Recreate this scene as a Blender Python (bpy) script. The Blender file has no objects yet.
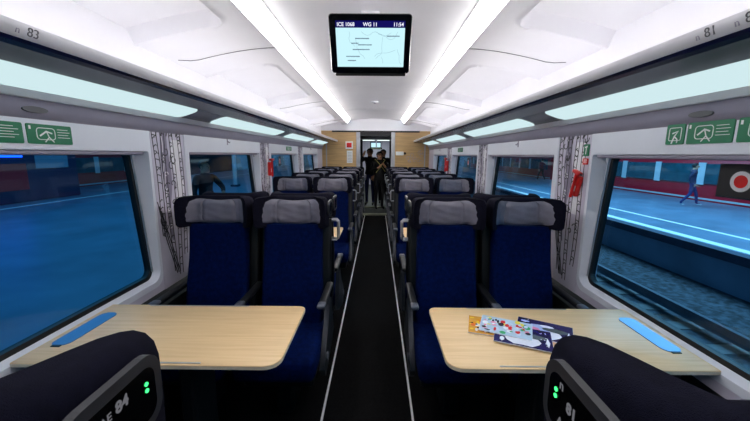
import bpy, bmesh, math, random
from mathutils import Vector, Matrix
random.seed(7)
PI = math.pi
C = bpy.context.scene.collection

# ------------------------------------------------------------------ camera, world, exposure
CX, CH = 0.045, 1.494
cam = bpy.data.cameras.new('camera'); camo = bpy.data.objects.new('camera', cam); C.objects.link(camo)
cam.sensor_width = 36; cam.lens = 333 / 750 * 36; cam.clip_start = 0.02; cam.clip_end = 200
camo.location = (CX, 0, CH)
camo.rotation_euler = (Matrix.Rotation(math.radians(0.34), 3, 'Z') @ Matrix.Rotation(math.radians(90 - 9.5), 3, 'X') @ Matrix.Rotation(math.radians(0.42), 3, 'Z')).to_euler()
bpy.context.scene.camera = camo
sc = bpy.context.scene
sc.view_settings.view_transform = 'Standard'; sc.view_settings.look = 'None'
sc.view_settings.gamma = 1; sc.view_settings.use_curve_mapping = False
sc.view_settings.exposure = 0.28

w = bpy.data.worlds.new('station_air'); sc.world = w; w.use_nodes = True
w.node_tree.nodes['Background'].inputs[0].default_value = (0.055, 0.26, 0.42, 1)
w.node_tree.nodes['Background'].inputs[1].default_value = 0.34

def area(name, loc, size, sizey, energy, col, rot=(0, 0, 0)):
    l = bpy.data.lights.new(name, 'AREA'); l.shape = 'RECTANGLE'; l.size = size; l.size_y = sizey
    l.energy = energy; l.color = col
    o = bpy.data.objects.new(name, l); C.objects.link(o); o.location = loc; o.rotation_euler = rot
    return o
area('platform_light', (9.5, 8, 5.2), 4, 26, 2300, (0.50, 0.82, 1.0))
area('platform_light', (-8, 8, 5.2), 4, 26, 560, (0.12, 0.55, 0.85))

# ------------------------------------------------------------------ materials
def lin(c):
    return tuple(((v / 255) / 12.92 if v / 255 <= 0.04045 else ((v / 255 + 0.055) / 1.055) ** 2.4) for v in c)

def mat(name, rgb, rough=0.5, metal=0.0, noise=0.0, nscale=20.0, bump=0.0, bscale=200.0, spec=0.5, emit=None, es=0.0, coat=0.0, stretch=None):
    m = bpy.data.materials.new(name); m.use_nodes = True
    nt = m.node_tree; b = nt.nodes['Principled BSDF']
    col = lin(rgb) + (1,)
    b.inputs['Base Color'].default_value = col
    b.inputs['Roughness'].default_value = rough; b.inputs['Metallic'].default_value = metal
    b.inputs['Specular IOR Level'].default_value = spec
    if coat: b.inputs['Coat Weight'].default_value = coat
    if emit:
        b.inputs['Emission Color'].default_value = lin(emit) + (1,); b.inputs['Emission Strength'].default_value = es
    if noise or bump:
        tc = nt.nodes.new('ShaderNodeTexCoord'); mp = nt.nodes.new('ShaderNodeMapping')
        nt.links.new(tc.outputs['Object'], mp.inputs[0])
        if stretch: mp.inputs['Scale'].default_value = stretch
    if noise:
        n = nt.nodes.new('ShaderNodeTexNoise'); n.inputs['Scale'].default_value = nscale; n.inputs['Detail'].default_value = 5
        nt.links.new(mp.outputs[0], n.inputs['Vector'])
        r = nt.nodes.new('ShaderNodeValToRGB')
        r.color_ramp.elements[0].position = 0.3; r.color_ramp.elements[1].position = 0.7
        r.color_ramp.elements[0].color = tuple(v * (1 - noise) for v in col[:3]) + (1,)
        r.color_ramp.elements[1].color = tuple(min(1, v * (1 + noise)) for v in col[:3]) + (1,)
        nt.links.new(n.outputs['Fac'], r.inputs[0]); nt.links.new(r.outputs[0], b.inputs['Base Color'])
    if bump:
        n2 = nt.nodes.new('ShaderNodeTexNoise'); n2.inputs['Scale'].default_value = bscale; n2.inputs['Detail'].default_value = 3
        nt.links.new(mp.outputs[0], n2.inputs['Vector'])
        bp = nt.nodes.new('ShaderNodeBump'); bp.inputs['Strength'].default_value = bump; bp.inputs['Distance'].default_value = 0.004
        nt.links.new(n2.outputs['Fac'], bp.inputs['Height']); nt.links.new(bp.outputs[0], b.inputs['Normal'])
    return m

def emis(name, rgb, s):
    m = bpy.data.materials.new(name); m.use_nodes = True; nt = m.node_tree
    nt.nodes.clear(); e = nt.nodes.new('ShaderNodeEmission'); o = nt.nodes.new('ShaderNodeOutputMaterial')
    e.inputs[0].default_value = lin(rgb) + (1,); e.inputs[1].default_value = s
    nt.links.new(e.outputs[0], o.inputs[0]); return m

M = {}
M['white'] = mat('white_panel', (236, 235, 240), 0.42, noise=0.02, nscale=3)
M['wall'] = mat('pale_wall', (204, 199, 216), 0.45, noise=0.03, nscale=4)
M['frame'] = mat('window_surround', (226, 229, 240), 0.35, noise=0.02, nscale=6)
M['soffit'] = mat('grey_soffit', (150, 147, 165), 0.5, noise=0.05, nscale=5)
M['carpet'] = mat('black_carpet', (9, 9, 10), 0.95, noise=0.35, nscale=90, bump=0.6, bscale=500, spec=0.1)
M['carpet_mid'] = mat('aisle_carpet', (15, 15, 16), 0.95, noise=0.35, nscale=60, bump=0.6, bscale=500, spec=0.1)
M['line'] = mat('white_floor_line', (232, 232, 232), 0.5, noise=0.05, nscale=30)
M['navy'] = mat('navy_seat_fabric', (1, 18, 64), 0.85, noise=0.35, nscale=45, bump=0.5, bscale=600, spec=0.06)
M['dnavy'] = mat('dark_headrest_fabric', (15, 15, 29), 0.9, noise=0.25, nscale=60, bump=0.5, bscale=700, spec=0.08)
M['pad'] = mat('grey_leather', (112, 110, 124), 0.42, noise=0.14, nscale=14, bump=0.5, bscale=25)
M['dispframe'] = mat('display_frame_grey', (40, 41, 46), 0.4, noise=0.1, nscale=30)
M['ringpale'] = mat('pale_ring_print', (214, 214, 220), 0.5, noise=0.03, nscale=30)
M['black'] = mat('black_plastic', (10, 10, 13), 0.45, noise=0.2, nscale=30)
M['gloss'] = mat('glossy_black', (6, 6, 8), 0.12, noise=0.1, nscale=10)
M['greyp'] = mat('grey_plastic', (84, 86, 96), 0.4, noise=0.1, nscale=30)
M['silver'] = mat('silver_metal', (190, 192, 198), 0.3, metal=0.85, noise=0.05, nscale=40)
M['dark_metal'] = mat('dark_metal', (50, 52, 58), 0.4, metal=0.6, noise=0.1, nscale=40)
M['bull'] = mat('satin_rail', (205, 205, 210), 0.35, metal=0.0, noise=0.03, nscale=10)
M['rackglass'] = mat('navy_rack_underside', (18, 25, 62), 0.25, noise=0.1, nscale=6)
M['panel'] = emis('lit_panel', (206, 232, 236), 0.85)
M['strip'] = emis('light_strip', (255, 252, 250), 10.0)
M['up'] = emis('rack_top_light', (255, 252, 252), 12.5)
M['green'] = mat('sign_green', (10, 118, 78), 0.4, noise=0.05, nscale=20)
M['signwhite'] = mat('sign_white', (235, 240, 238), 0.4, noise=0.03, nscale=20)
M['red'] = mat('signal_red', (214, 26, 24), 0.35, noise=0.08, nscale=20)
M['ink'] = mat('black_ink', (30, 28, 36), 0.6, noise=0.1, nscale=40)
M['greyink'] = mat('grey_ink', (138, 130, 152), 0.6, noise=0.1, nscale=20)
M['whiteink'] = mat('white_ink', (238, 236, 242), 0.6, noise=0.03, nscale=20)
M['numgrey'] = mat('number_grey', (88, 88, 92), 0.5, noise=0.05, nscale=20)
M['flap'] = mat('blue_steel_flap', (105, 122, 150), 0.28, metal=0.9, noise=0.04, nscale=8)
M['rubber'] = mat('black_rubber', (9, 10, 14), 0.5, noise=0.1, nscale=30)
M['led'] = emis('green_led', (60, 255, 120), 2.2)
M['disptext'] = emis('display_text', (150, 150, 158), 0.35)
M['tan'] = mat('light_wood_panel', (196, 162, 112), 0.45, noise=0.16, nscale=2.2, stretch=(1, 1, 14))
M['doorgrey'] = mat('door_frame_grey', (176, 178, 184), 0.35, metal=0.2, noise=0.04, nscale=10)
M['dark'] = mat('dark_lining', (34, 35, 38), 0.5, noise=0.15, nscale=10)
M['tread'] = mat('pale_threshold', (150, 152, 128), 0.6, noise=0.1, nscale=30)
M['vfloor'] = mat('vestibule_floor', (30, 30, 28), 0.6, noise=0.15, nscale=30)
M['platform'] = mat('platform_paving', (104, 128, 150), 0.35, noise=0.22, nscale=1.1, bump=0.3, bscale=30)
M['platedge'] = mat('platform_edge_stone', (44, 56, 76), 0.7, noise=0.25, nscale=5)
M['gravel'] = mat('track_gravel', (52, 58, 66), 0.95, noise=0.95, nscale=9, bump=1.0, bscale=14)
M['rail'] = mat('rail_steel', (96, 100, 110), 0.35, metal=0.8, noise=0.1, nscale=20)
M['sleeper'] = mat('concrete_sleeper', (96, 96, 96), 0.9, noise=0.2, nscale=12)
M['trainred'] = mat('train_red', (190, 16, 40), 0.35, noise=0.08, nscale=3)
M['trainglass'] = mat('train_window', (44, 84, 96), 0.1, noise=0.3, nscale=3)
M['trainwhite'] = mat('train_white', (200, 205, 210), 0.4, noise=0.05, nscale=4)
M['skin'] = mat('skin', (205, 150, 120), 0.5, noise=0.08, nscale=30)
M['hair'] = mat('dark_hair', (22, 17, 15), 0.6, noise=0.4, nscale=120)
M['jacket'] = mat('black_jacket', (20, 20, 24), 0.8, noise=0.25, nscale=40)
M['jeans'] = mat('blue_jeans', (38, 46, 96), 0.85, noise=0.25, nscale=60)
M['bluejacket'] = mat('navy_uniform', (26, 36, 70), 0.8, noise=0.2, nscale=30)
M['redjacket'] = mat('maroon_coat', (110, 40, 50), 0.8, noise=0.2, nscale=30)
M['khaki'] = mat('yellow_green_strap', (176, 168, 96), 0.7, noise=0.2, nscale=50)
M['shoe'] = mat('white_trainers', (210, 210, 214), 0.5, noise=0.1, nscale=30)
M['bluelamp'] = emis('blue_platform_lamp', (30, 90, 255), 3.0)
M['cyanlamp'] = emis('cyan_sign_light', (70, 140, 190), 0.25)
M['mapbg'] = None

# window glass: blue tinted, thin
def glass():
    m = bpy.data.materials.new('blue_tinted_glass'); m.use_nodes = True; nt = m.node_tree; nt.nodes.clear()
    o = nt.nodes.new('ShaderNodeOutputMaterial'); t = nt.nodes.new('ShaderNodeBsdfTransparent'); g = nt.nodes.new('ShaderNodeBsdfGlossy')
    mx = nt.nodes.new('ShaderNodeMixShader'); lw = nt.nodes.new('ShaderNodeLayerWeight'); lw.inputs[0].default_value = 0.5
    p5 = nt.nodes.new('ShaderNodeMath'); p5.operation = 'POWER'; p5.inputs[1].default_value = 4.0; nt.links.new(lw.outputs['Facing'], p5.inputs[0])
    f = nt.nodes.new('ShaderNodeMath'); f.operation = 'MULTIPLY_ADD'; f.inputs[1].default_value = 0.5; f.inputs[2].default_value = 0.02; nt.links.new(p5.outputs[0], f.inputs[0])
    t.inputs[0].default_value = (0.60, 0.83, 0.97, 1); g.inputs['Roughness'].default_value = 0.03
    nt.links.new(f.outputs[0], mx.inputs[0]); nt.links.new(t.outputs[0], mx.inputs[1]); nt.links.new(g.outputs[0], mx.inputs[2])
    nt.links.new(mx.outputs[0], o.inputs[0]); return m
M['glass'] = glass()

# light maple wood
def wood(name, base, dark, scale=(1.2, 26, 26)):
    m = bpy.data.materials.new(name); m.use_nodes = True; nt = m.node_tree; b = nt.nodes['Principled BSDF']
    tc = nt.nodes.new('ShaderNodeTexCoord'); mp = nt.nodes.new('ShaderNodeMapping'); mp.inputs['Scale'].default_value = scale
    n = nt.nodes.new('ShaderNodeTexNoise'); n.inputs['Scale'].default_value = 2.5; n.inputs['Detail'].default_value = 8; n.inputs['Distortion'].default_value = 0.6
    r = nt.nodes.new('ShaderNodeValToRGB'); r.color_ramp.elements[0].position = 0.25; r.color_ramp.elements[1].position = 0.75
    r.color_ramp.elements[0].color = lin(dark) + (1,); r.color_ramp.elements[1].color = lin(base) + (1,)
    nt.links.new(tc.outputs['Object'], mp.inputs[0]); nt.links.new(mp.outputs[0], n.inputs['Vector'])
    nt.links.new(n.outputs['Fac'], r.inputs[0]); nt.links.new(r.outputs[0], b.inputs['Base Color'])
    b.inputs['Roughness'].default_value = 0.38
    return m
M['wood'] = wood('maple_table_top', (236, 202, 154), (217, 180, 130))
M['woodedge'] = mat('pale_table_edge', (226, 210, 184), 0.4, noise=0.05, nscale=20)

# perforated ceiling
def perf():
    m = bpy.data.materials.new('perforated_ceiling'); m.use_nodes = True; nt = m.node_tree; b = nt.nodes['Principled BSDF']
    tc = nt.nodes.new('ShaderNodeTexCoord'); sp = nt.nodes.new('ShaderNodeSeparateXYZ'); nt.links.new(tc.outputs['Object'], sp.inputs[0])
    def node(op, a, bb=None):
        n = nt.nodes.new('ShaderNodeMath'); n.operation = op
        for i, v in enumerate((a, bb)):
            if v is None: continue
            if isinstance(v, (int, float)): n.inputs[i].default_value = v
            else: nt.links.new(v, n.inputs[i])
        return n.outputs[0]
    sx = node('SINE', node('MULTIPLY', sp.outputs[0], 2 * PI / 0.014)); sy = node('SINE', node('MULTIPLY', sp.outputs[1], 2 * PI / 0.022))
    dots = node('GREATER_THAN', node('MULTIPLY', sx, sy), 0.35)
    mx = nt.nodes.new('ShaderNodeMixRGB'); nt.links.new(dots, mx.inputs[0])
    mx.inputs[1].default_value = lin((214, 212, 220)) + (1,); mx.inputs[2].default_value = lin((120, 118, 128)) + (1,)
    nt.links.new(mx.outputs[0], b.inputs['Base Color']); b.inputs['Roughness'].default_value = 0.5
    return m
M['perf'] = perf()

# ------------------------------------------------------------------ mesh helpers
def mesh(name, verts, faces, m, parent=None, smooth=False, mats=None, fm=None):
    me = bpy.data.meshes.new(name); me.from_pydata([tuple(v) for v in verts], [], faces)
    bm = bmesh.new(); bm.from_mesh(me); bmesh.ops.recalc_face_normals(bm, faces=bm.faces); bm.to_mesh(me); bm.free()
    if mats:
        for q in mats: me.materials.append(q)
        for i, p in enumerate(me.polygons): p.material_index = fm[i]
    else: me.materials.append(m)
    if smooth:
        for p in me.polygons: p.use_smooth = True
        try: me.set_sharp_from_angle(angle=math.radians(40))
        except Exception: pass
    o = bpy.data.objects.new(name, me); C.objects.link(o)
    if parent: o.parent = parent
    return o

class MB:
    def __init__(s): s.v = []; s.f = []
    def add(s, v, f):
        k = len(s.v); s.v += [tuple(q) for q in v]; s.f += [tuple(k + i for i in g) for g in f]; return s
    def box(s, x0, x1, y0, y1, z0, z1):
        v = [(x, y, z) for x in (x0, x1) for y in (y0, y1) for z in (z0, z1)]
        return s.add(v, [(0, 1, 3, 2), (4, 6, 7, 5), (0, 4, 5, 1), (2, 3, 7, 6), (0, 2, 6, 4), (1, 5, 7, 3)])
    def rbox(s, x0, x1, y0, y1, z0, z1, r, seg=3, tf=None):
        bm = bmesh.new(); bmesh.ops.create_cube(bm, size=1)
        for v in bm.verts: v.co = Vector(((x0 + x1) / 2 + v.co.x * (x1 - x0), (y0 + y1) / 2 + v.co.y * (y1 - y0), (z0 + z1) / 2 + v.co.z * (z1 - z0)))
        r = min(r, 0.49 * min(abs(x1 - x0), abs(y1 - y0), abs(z1 - z0)))
        bmesh.ops.bevel(bm, geom=bm.edges[:], offset=r, segments=seg, profile=0.5, affect='EDGES')
        vs = [tf(v.co) if tf else v.co[:] for v in bm.verts]
        s.add(vs, [[v.index for v in f.verts] for f in bm.faces]); bm.free(); return s
    def prism(s, pts, axis, a, b):     # closed 2D outline extruded along axis
        n = len(pts)
        def P(p, t):
            return {'x': (t, p[0], p[1]), 'y': (p[0], t, p[1]), 'z': (p[0], p[1], t)}[axis]
        v = [P(p, a) for p in pts] + [P(p, b) for p in pts]
        f = [(i, (i + 1) % n, n + (i + 1) % n, n + i) for i in range(n)] + [tuple(range(n))[::-1], tuple(range(n, 2 * n))]
        return s.add(v, f)
    def loft(s, rings, cap=True, closed=True):
        n = len(rings[0]); v = [p for r in rings for p in r]; f = []
        for k in range(len(rings) - 1):
            for i in range(n if closed else n - 1):
                j = (i + 1) % n; f.append((k * n + i, k * n + j, (k + 1) * n + j, (k + 1) * n + i))
        if cap: f.append(tuple(range(n))[::-1]); f.append(tuple(range((len(rings) - 1) * n, len(rings) * n)))
        return s.add(v, f)
    def tube(s, pts, r, n=8, closed=False):
        pts = [Vector(p) for p in pts]; rings = []
        L = len(pts)
        for i, p in enumerate(pts):
            if closed: d = pts[(i + 1) % L] - pts[i - 1]
            else: d = pts[min(i + 1, L - 1)] - pts[max(i - 1, 0)]
            d.normalize(); up = Vector((0, 0, 1)) if abs(d.z) < 0.9 else Vector((0, 1, 0))
            a = d.cross(up).normalized(); b = a.cross(d)
            rings.append([p + a * r * math.cos(t * 2 * PI / n) + b * r * math.sin(t * 2 * PI / n) for t in range(n)])
        if closed: rings.append(rings[0])
        return s.loft(rings, cap=not closed)
    def ribbon(s, pts, wd, x, th):     # drawn line in the yz plane at x, thickness th (signed)
        P2 = [Vector(p) for p in pts]; rings = []
        for i, p in enumerate(P2):
            d = P2[min(i + 1, len(P2) - 1)] - P2[max(i - 1, 0)]
            if d.length < 1e-6: d = Vector((1, 0))
            d.normalize(); n = Vector((-d.y, d.x)) * wd / 2; a = p + n; b = p - n
            rings.append([(x, a.x, a.y), (x + th, a.x, a.y), (x + th, b.x, b.y), (x, b.x, b.y)])
        return s.loft(rings)
    def obj(s, name, m, parent=None, smooth=False): return mesh(name, s.v, s.f, m, parent, smooth)

def empty(name, loc=(0, 0, 0), rz=0):
    o = bpy.data.objects.new(name, None); C.objects.link(o); o.location = loc; o.rotation_euler = (0, 0, rz); o.empty_display_size = 0.1; return o
def tag(o, label=None, cat=None, group=None, kind=None):
    if label: o['label'] = label
    if cat: o['category'] = cat
    if group: o['group'] = group
    if kind: o['kind'] = kind
    return o
def struct(o, label=None):
    o['kind'] = 'structure'
    if label: o['label'] = label
    return o
def text(body, size, m, mtx, parent=None, name='lettering', ext=0.0006, align='LEFT', xs=1.0, bold=0.0):
    cu = bpy.data.curves.new('t', 'FONT'); cu.body = body; cu.size = size; cu.extrude = ext; cu.align_x = align; cu.offset = bold
    cu.resolution_u = 3
    o = bpy.data.objects.new('t', cu); C.objects.link(o)
    me = bpy.data.meshes.new_from_object(o.evaluated_get(bpy.context.evaluated_depsgraph_get()))
    bpy.data.objects.remove(o); bpy.data.curves.remove(cu)
    me.name = name; me.transform(Matrix(mtx) @ Matrix.Diagonal((xs, 1, 1, 1))); me.materials.clear(); me.materials.append(m)
    r = bpy.data.objects.new(name, me); C.objects.link(r)
    if parent: r.parent = parent
    return r
def frame_m(origin, ex, ey):
    ex = Vector(ex).normalized(); ey = Vector(ey).normalized(); ez = ex.cross(ey)
    return Matrix(((ex.x, ey.x, ez.x, origin[0]), (ex.y, ey.y, ez.y, origin[1]), (ex.z, ey.z, ez.z, origin[2]), (0, 0, 0, 1)))
def rr(a0, a1, b0, b1, r, n=6):        # rounded rectangle outline in 2D
    out = []
    for cx, cy, t0 in ((a1 - r, b1 - r, 0), (a0 + r, b1 - r, PI / 2), (a0 + r, b0 + r, PI), (a1 - r, b0 + r, 1.5 * PI)):
        for k in range(n + 1):
            t = t0 + PI / 2 * k / n; out.append((cx + r * math.cos(t), cy + r * math.sin(t)))
    return out
def rr2(a0, a1, b0, b1, rt, rb, n=6):
    out = []
    for cx, cy, t0, r in ((a1 - rt, b1 - rt, 0, rt), (a0 + rt, b1 - rt, PI / 2, rt), (a0 + rb, b0 + rb, PI, rb), (a1 - rb, b0 + rb, 1.5 * PI, rb)):
        for k in range(n + 1):
            t = t0 + PI / 2 * k / n; out.append((cx + r * math.cos(t), cy + r * math.sin(t)))
    return out
def sst(a, b, x):
    t = max(0, min(1, (x - a) / (b - a))); return t * t * (3 - 2 * t)

# ------------------------------------------------------------------ room shell
Y0, Y1 = -0.6, 8.30
WX = 1.30; GX = 1.37; ZT = 1.72
WIN = [(0.62 + 1.85 * k - 0.03, 1.935 + 1.85 * k) for k in range(4)]   # glass spans
WZ0, WZ1 = 0.75, 1.49
struct(MB().box(-1.45, 1.45, Y0, Y1, -0.06, 0).obj('floor', M['carpet']))
struct(MB().box(-0.245, 0.245, Y0, Y1, 0, 0.004).obj('floor_aisle', M['carpet_mid']))
n = 1
for s in (-1, 1):
    struct(MB().box(s * 0.26 - 0.006, s * 0.26 + 0.006, Y0, Y1 - 0.15, 0, 0.007).obj('trim_%d' % n, M['line']),
           'thin white line along the %s edge of the aisle' % ('left' if s < 0 else 'right')); n += 1

def OP(k): g0, g1 = WIN[k]; return g0 - 0.05, g1 + 0.032           # opening in the wall
for s, nm in ((-1, 'left'), (1, 'right')):
    mb = MB(); a, b = sorted((s * WX, s * (WX + 0.10)))
    mb.box(a, b, Y0, Y1, 0, WZ0 - 0.03); mb.box(a, b, Y0, Y1, WZ1 + 0.03, ZT + 0.02)
    ys = [Y0] + [v for k in range(4) for v in OP(k)] + [Y1]
    for i in range(0, len(ys), 2):
        if ys[i + 1] > ys[i]: mb.box(a, b, ys[i], ys[i + 1], WZ0 - 0.03, WZ1 + 0.03)
    struct(mb.obj('wall_' + nm, M['wall']))
    # upper wall above the racks
    struct(MB().prism([(s * WX, ZT - .02), (s * (WX + .12), ZT - .02), (s * (WX + .12), 2.40), (s * 1.33, 2.40)], 'y', Y0, Y1).obj('wall_%s_upper' % nm, M['white']))
    # dark ledge along the wall base
    struct(MB().prism([(s * 1.30, 0.0), (s * 1.20, 0.0), (s * 1.17, 0.06), (s * 1.17, 0.54), (s * 1.21, 0.60), (s * 1.30, 0.64)], 'y', Y0, Y1).obj('baseboard_' + nm, M['black']),
           'dark heating ledge along the foot of the %s wall' % nm)

for s in (-1, 1):
    for k in range(4):
        g0, g1 = WIN[k]; o0, o1 = OP(k)
        root = empty('window_%d' % (k + 1 if s < 0 else k + 5)); struct(root)
        root['label'] = '%s train window number %d from the camera' % ('left' if s < 0 else 'right', k + 1)
        P = lambda pts, x: [(s * (x + (0.03 * (p[1] - 1.1) / 0.37 if x > 1.33 else 0)), p[0], p[1]) for p in pts]
        R = [P(rr2(o0 - 0.05, o1 + 0.028, WZ0 - 0.068, ZT - 0.06, 0.04, 0.07), WX - 0.0005), P(rr2(o0 - 0.047, o1 + 0.025, WZ0 - 0.065, ZT - 0.06, 0.04, 0.07), WX - 0.006),
             P(rr2(o0 - 0.0, o1 + 0.0, WZ0 - 0.03, WZ1 + 0.015, 0.012, 0.065), WX - 0.007), P(rr2(o0 + .001, o1 - 0.001, WZ0 - 0.029, WZ1 + 0.014, 0.012, 0.065), WX - 0.003),
             P(rr2(g0 - 0.02, g1 + 0.010, WZ0 - 0.012, WZ1 + 0.01, 0.015, 0.06), GX - 0.008)]
        MB().loft(R, cap=False).obj('window_surround', M['frame'], root, True)
        R = [P(rr2(g0 - 0.022, g1 + 0.012, WZ0 - 0.014, WZ1 + 0.012, 0.016, 0.06), GX - 0.012), P(rr2(g0 + 0.008, g1 - 0.008, WZ0 + 0.008, WZ1 - 0.008, 0.02, 0.05), GX - 0.012), P(rr2(g0 + 0.008, g1 - 0.008, WZ0 + 0.008, WZ1 - 0.008, 0.02, 0.05), GX + 0.02)]
        MB().loft(R, cap=False).obj('gasket', M['rubber'], root)
        q = P(rr2(g0 - 0.005, g1 + 0.005, WZ0 - 0.003, WZ1 + 0.003, 0.02, 0.05), GX + 0.004); q2 = P(rr2(g0 - 0.005, g1 + 0.005, WZ0 - 0.003, WZ1 + 0.003, 0.02, 0.05), GX + 0.010)
        MB().loft([q, q2]).obj('glass', M['glass'], root)
        # blind housing along the top and its guide rail at the far edge
        a, b = sorted((s * (WX + 0.004), s * (WX + 0.058)))
        MB().rbox(a, b, g0 - 0.02, g1 + 0.012, WZ1 - 0.006, WZ1 + 0.016, 0.008).obj('blind_housing', M['soffit'], root)
        for yy in (g0 + 0.0, g1 - 0.005):
            MB().tube([(s * (GX - 0.05), yy, WZ0 + 0.03), (s * (GX - 0.004), yy, WZ1 - 0.006)], 0.005).obj('guide_rail', M['silver'], root)
        MB().rbox(s * (WX + .02) - 0.006, s * (WX + .02) + 0.006, g1 - 0.075, g1 - 0.055, WZ1 - 0.03, WZ1 - 0.004, 0.004).obj('blind_catch', M['silver'], root)

# ceiling: centre
CZ = 2.30
mb = MB(); mb.prism([(-0.575 + 1.15 * i / 16, CZ + 0.043 * (1 - (-1 + i / 8) ** 2)) for i in range(17)] + [(0.575, CZ + .06), (-0.575, CZ + .06)], 'y', Y0, 1.86); struct(mb.obj('ceiling_perforated', M['perf']))
prof = []
mb = MB()
xs = [-0.575 + 1.15 * i / 16 for i in range(17)]
ysn = [1.87 + (Y1 - 1.87) * j / 120 for j in range(121)]
v = []; f = []
for y in ysn:
    for x in xs:
        z = CZ + 0.045 * (1 - (x / 0.575) ** 2)
        for yc in (4.25, 6.45):
            z -= 0.018 * math.exp(-((y - yc) / 0.05) ** 2)
        v.append((x, y, z))
for j in range(120):
    for i in range(16): f.append((j * 17 + i, j * 17 + i + 1, (j + 1) * 17 + i + 1, (j + 1) * 17 + i))
struct(mesh('ceiling', v, f, M['white'], smooth=True))
# ceiling: side panels with rounded recesses
REC = [(-0.9, 1.98), (2.78, 4.28), (5.10, 6.80), (7.45, 8.6)]
SEAM = [2.42, 4.75, 7.15]
for s, nm in ((-1, 'left'), (1, 'right')):
    NU, NV = 64, 560; v = []; f = []
    for j in range(NV + 1):
        y = Y0 + (Y1 - Y0) * j / NV
        for i in range(NU + 1):
            t = i / NU; x = 0.656 + 0.679 * t; z = CZ - 0.09 - 0.12 * t ** 1.6
            d = 1e9
            for a, b in REC:
                r = 0.10; hx = (1.5 - 0.79) / 2; cx = (1.5 + 0.79) / 2; hy = (b - a) / 2; cy = (a + b) / 2
                qx = abs(x - cx) - hx + r; qy = abs(y - cy) - hy + r
                d = min(d, math.hypot(max(qx, 0), max(qy, 0)) + min(max(qx, qy), 0) - r)
            z += 0.065 * max(0, min(1, -d / 0.05)) - 0.013 * math.exp(-(d / 0.016) ** 2)
            for q in SEAM: z += 0.006 * math.exp(-((y - q + 0.12 * sst(.8, 1.0, t)) / 0.012) ** 2)
            v.append((s * x, y, z))
    for j in range(NV):
        for i in range(NU): k = j * (NU + 1) + i; f.append((k, k + 1, k + NU + 2, k + NU + 1))
    struct(mesh('ceiling_' + nm, v, f, M['white'], smooth=True))
    mb = MB()
    for q in SEAM:
        pts = [(s * (0.66 + 0.67 * t), q - 0.12 * sst(.8, 1.0, t), CZ - 0.09 - 0.12 * t ** 1.6) for t in [i / 14 for i in range(14)]]
        mb.tube(pts, 0.0022, 4)
    struct(mb.obj('trim_%d' % n, M['numgrey']), 'thin dark seams across the %s ceiling panels' % nm); n += 1
    # light strip
    a, b = sorted((s * 0.580, s * 0.722))
    o = empty('ceiling_light_strip', (0, 0, 0))
    tag(o, 'bright white continuous ceiling light strip %s of the overhead monitor' % nm, 'ceiling light', 'ceiling light strips')
    MB().prism([(s * 0.582, CZ + 0.015), (s * 0.582, CZ + 0.004), (s * 0.655, CZ - 0.088), (s * 0.662, CZ - .06)], 'y', Y0, Y1 - 0.4).obj('diffuser', M['strip'], o)
    MB().prism([(s * 0.574, CZ - 0.004), (s * 0.582, CZ - 0.004), (s * 0.582, CZ + 0.011), (s * 0.574, CZ + 0.011)], 'y', Y0, Y1 - 0.4).obj('edge_profile', M['white'], o)

# ------------------------------------------------------------------ end wall with doorway
YE = 8.22
for s, nm in ((-1, 'left'), (1, 'right')):
    a, b = sorted((s * 0.47, s * 1.42)); struct(MB().box(a, b, YE, YE + 0.06, 0, 2.08).obj('wall_end_' + nm, M['tan']))
    a, b = sorted((s * 0.375, s * 0.47)); struct(MB().rbox(a, b, YE - 0.03, YE + 0.10, 0, 2.045, 0.01).obj('trim_%d' % n, M['doorgrey']), 'pale grey door post %s of the doorway' % nm); n += 1
    a, b = sorted((s * 1.18, s * 1.21)); struct(MB().rbox(a, b, YE - 0.02, YE, 0, 1.74, 0.005).obj('trim_%d' % n, M['doorgrey']), 'thin vertical strip on the %s wooden end wall' % nm); n += 1
struct(MB().box(-1.42, 1.42, YE - 0.03, YE + 0.06, 2.06, 2.40).obj('wall_end_header', M['white']))
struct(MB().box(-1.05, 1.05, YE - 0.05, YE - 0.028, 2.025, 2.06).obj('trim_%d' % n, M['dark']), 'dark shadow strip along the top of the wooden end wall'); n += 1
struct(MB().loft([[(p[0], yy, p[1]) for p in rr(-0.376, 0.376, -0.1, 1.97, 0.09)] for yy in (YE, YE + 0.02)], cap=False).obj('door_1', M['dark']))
struct(MB().box(-0.375, 0.375, YE, YE + 0.06, 1.94, 2.06).obj('wall_end_lintel', M['dark']))
# vestibule and the next saloon
YV = 10.6
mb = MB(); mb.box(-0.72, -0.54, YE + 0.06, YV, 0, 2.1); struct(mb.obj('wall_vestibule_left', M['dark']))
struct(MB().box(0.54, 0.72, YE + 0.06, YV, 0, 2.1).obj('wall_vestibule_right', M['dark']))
struct(MB().box(-0.82, 0.82, YE + 0.06, YV, 1.95, 2.0).obj('ceiling_vestibule', M['soffit']))
struct(MB().box(-1.3, 1.3, YE - 0.07, 17.0, -0.05, 0.001).obj('floor_vestibule', M['vfloor']))
struct(MB().box(-0.37, 0.37, YE - 0.06, YE + 0.12, 0.0, 0.03).obj('trim_%d' % n, M['tread']), 'pale threshold strip in the doorway'); n += 1
struct(MB().box(-0.41, 0.41, 9.35, 9.55, 0.0, 0.03).obj('trim_%d' % n, M['tread']), 'second pale threshold strip beyond the doorway'); n += 1
mb = MB(); mb.box(-1.4, -1.3, YV, 17, 0, 2.2); struct(mb.obj('wall_next_left', M['wall']))
struct(MB().box(1.3, 1.4, YV, 17, 0, 2.2).obj('wall_next_right', M['wall']))
struct(MB().box(-1.4, 1.4, 17, 17.1, 0, 2.2).obj('wall_next_end', M['wall']))
struct(MB().box(-1.4, 1.4, YV, 17.1, 2.2, 2.25).obj('ceiling_next', M['white']))
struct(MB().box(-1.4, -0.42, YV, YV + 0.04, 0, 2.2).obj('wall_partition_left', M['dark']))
struct(MB().box(0.42, 1.4, YV, YV + 0.04, 0, 2.2).obj('wall_partition_right', M['dark']))
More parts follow.
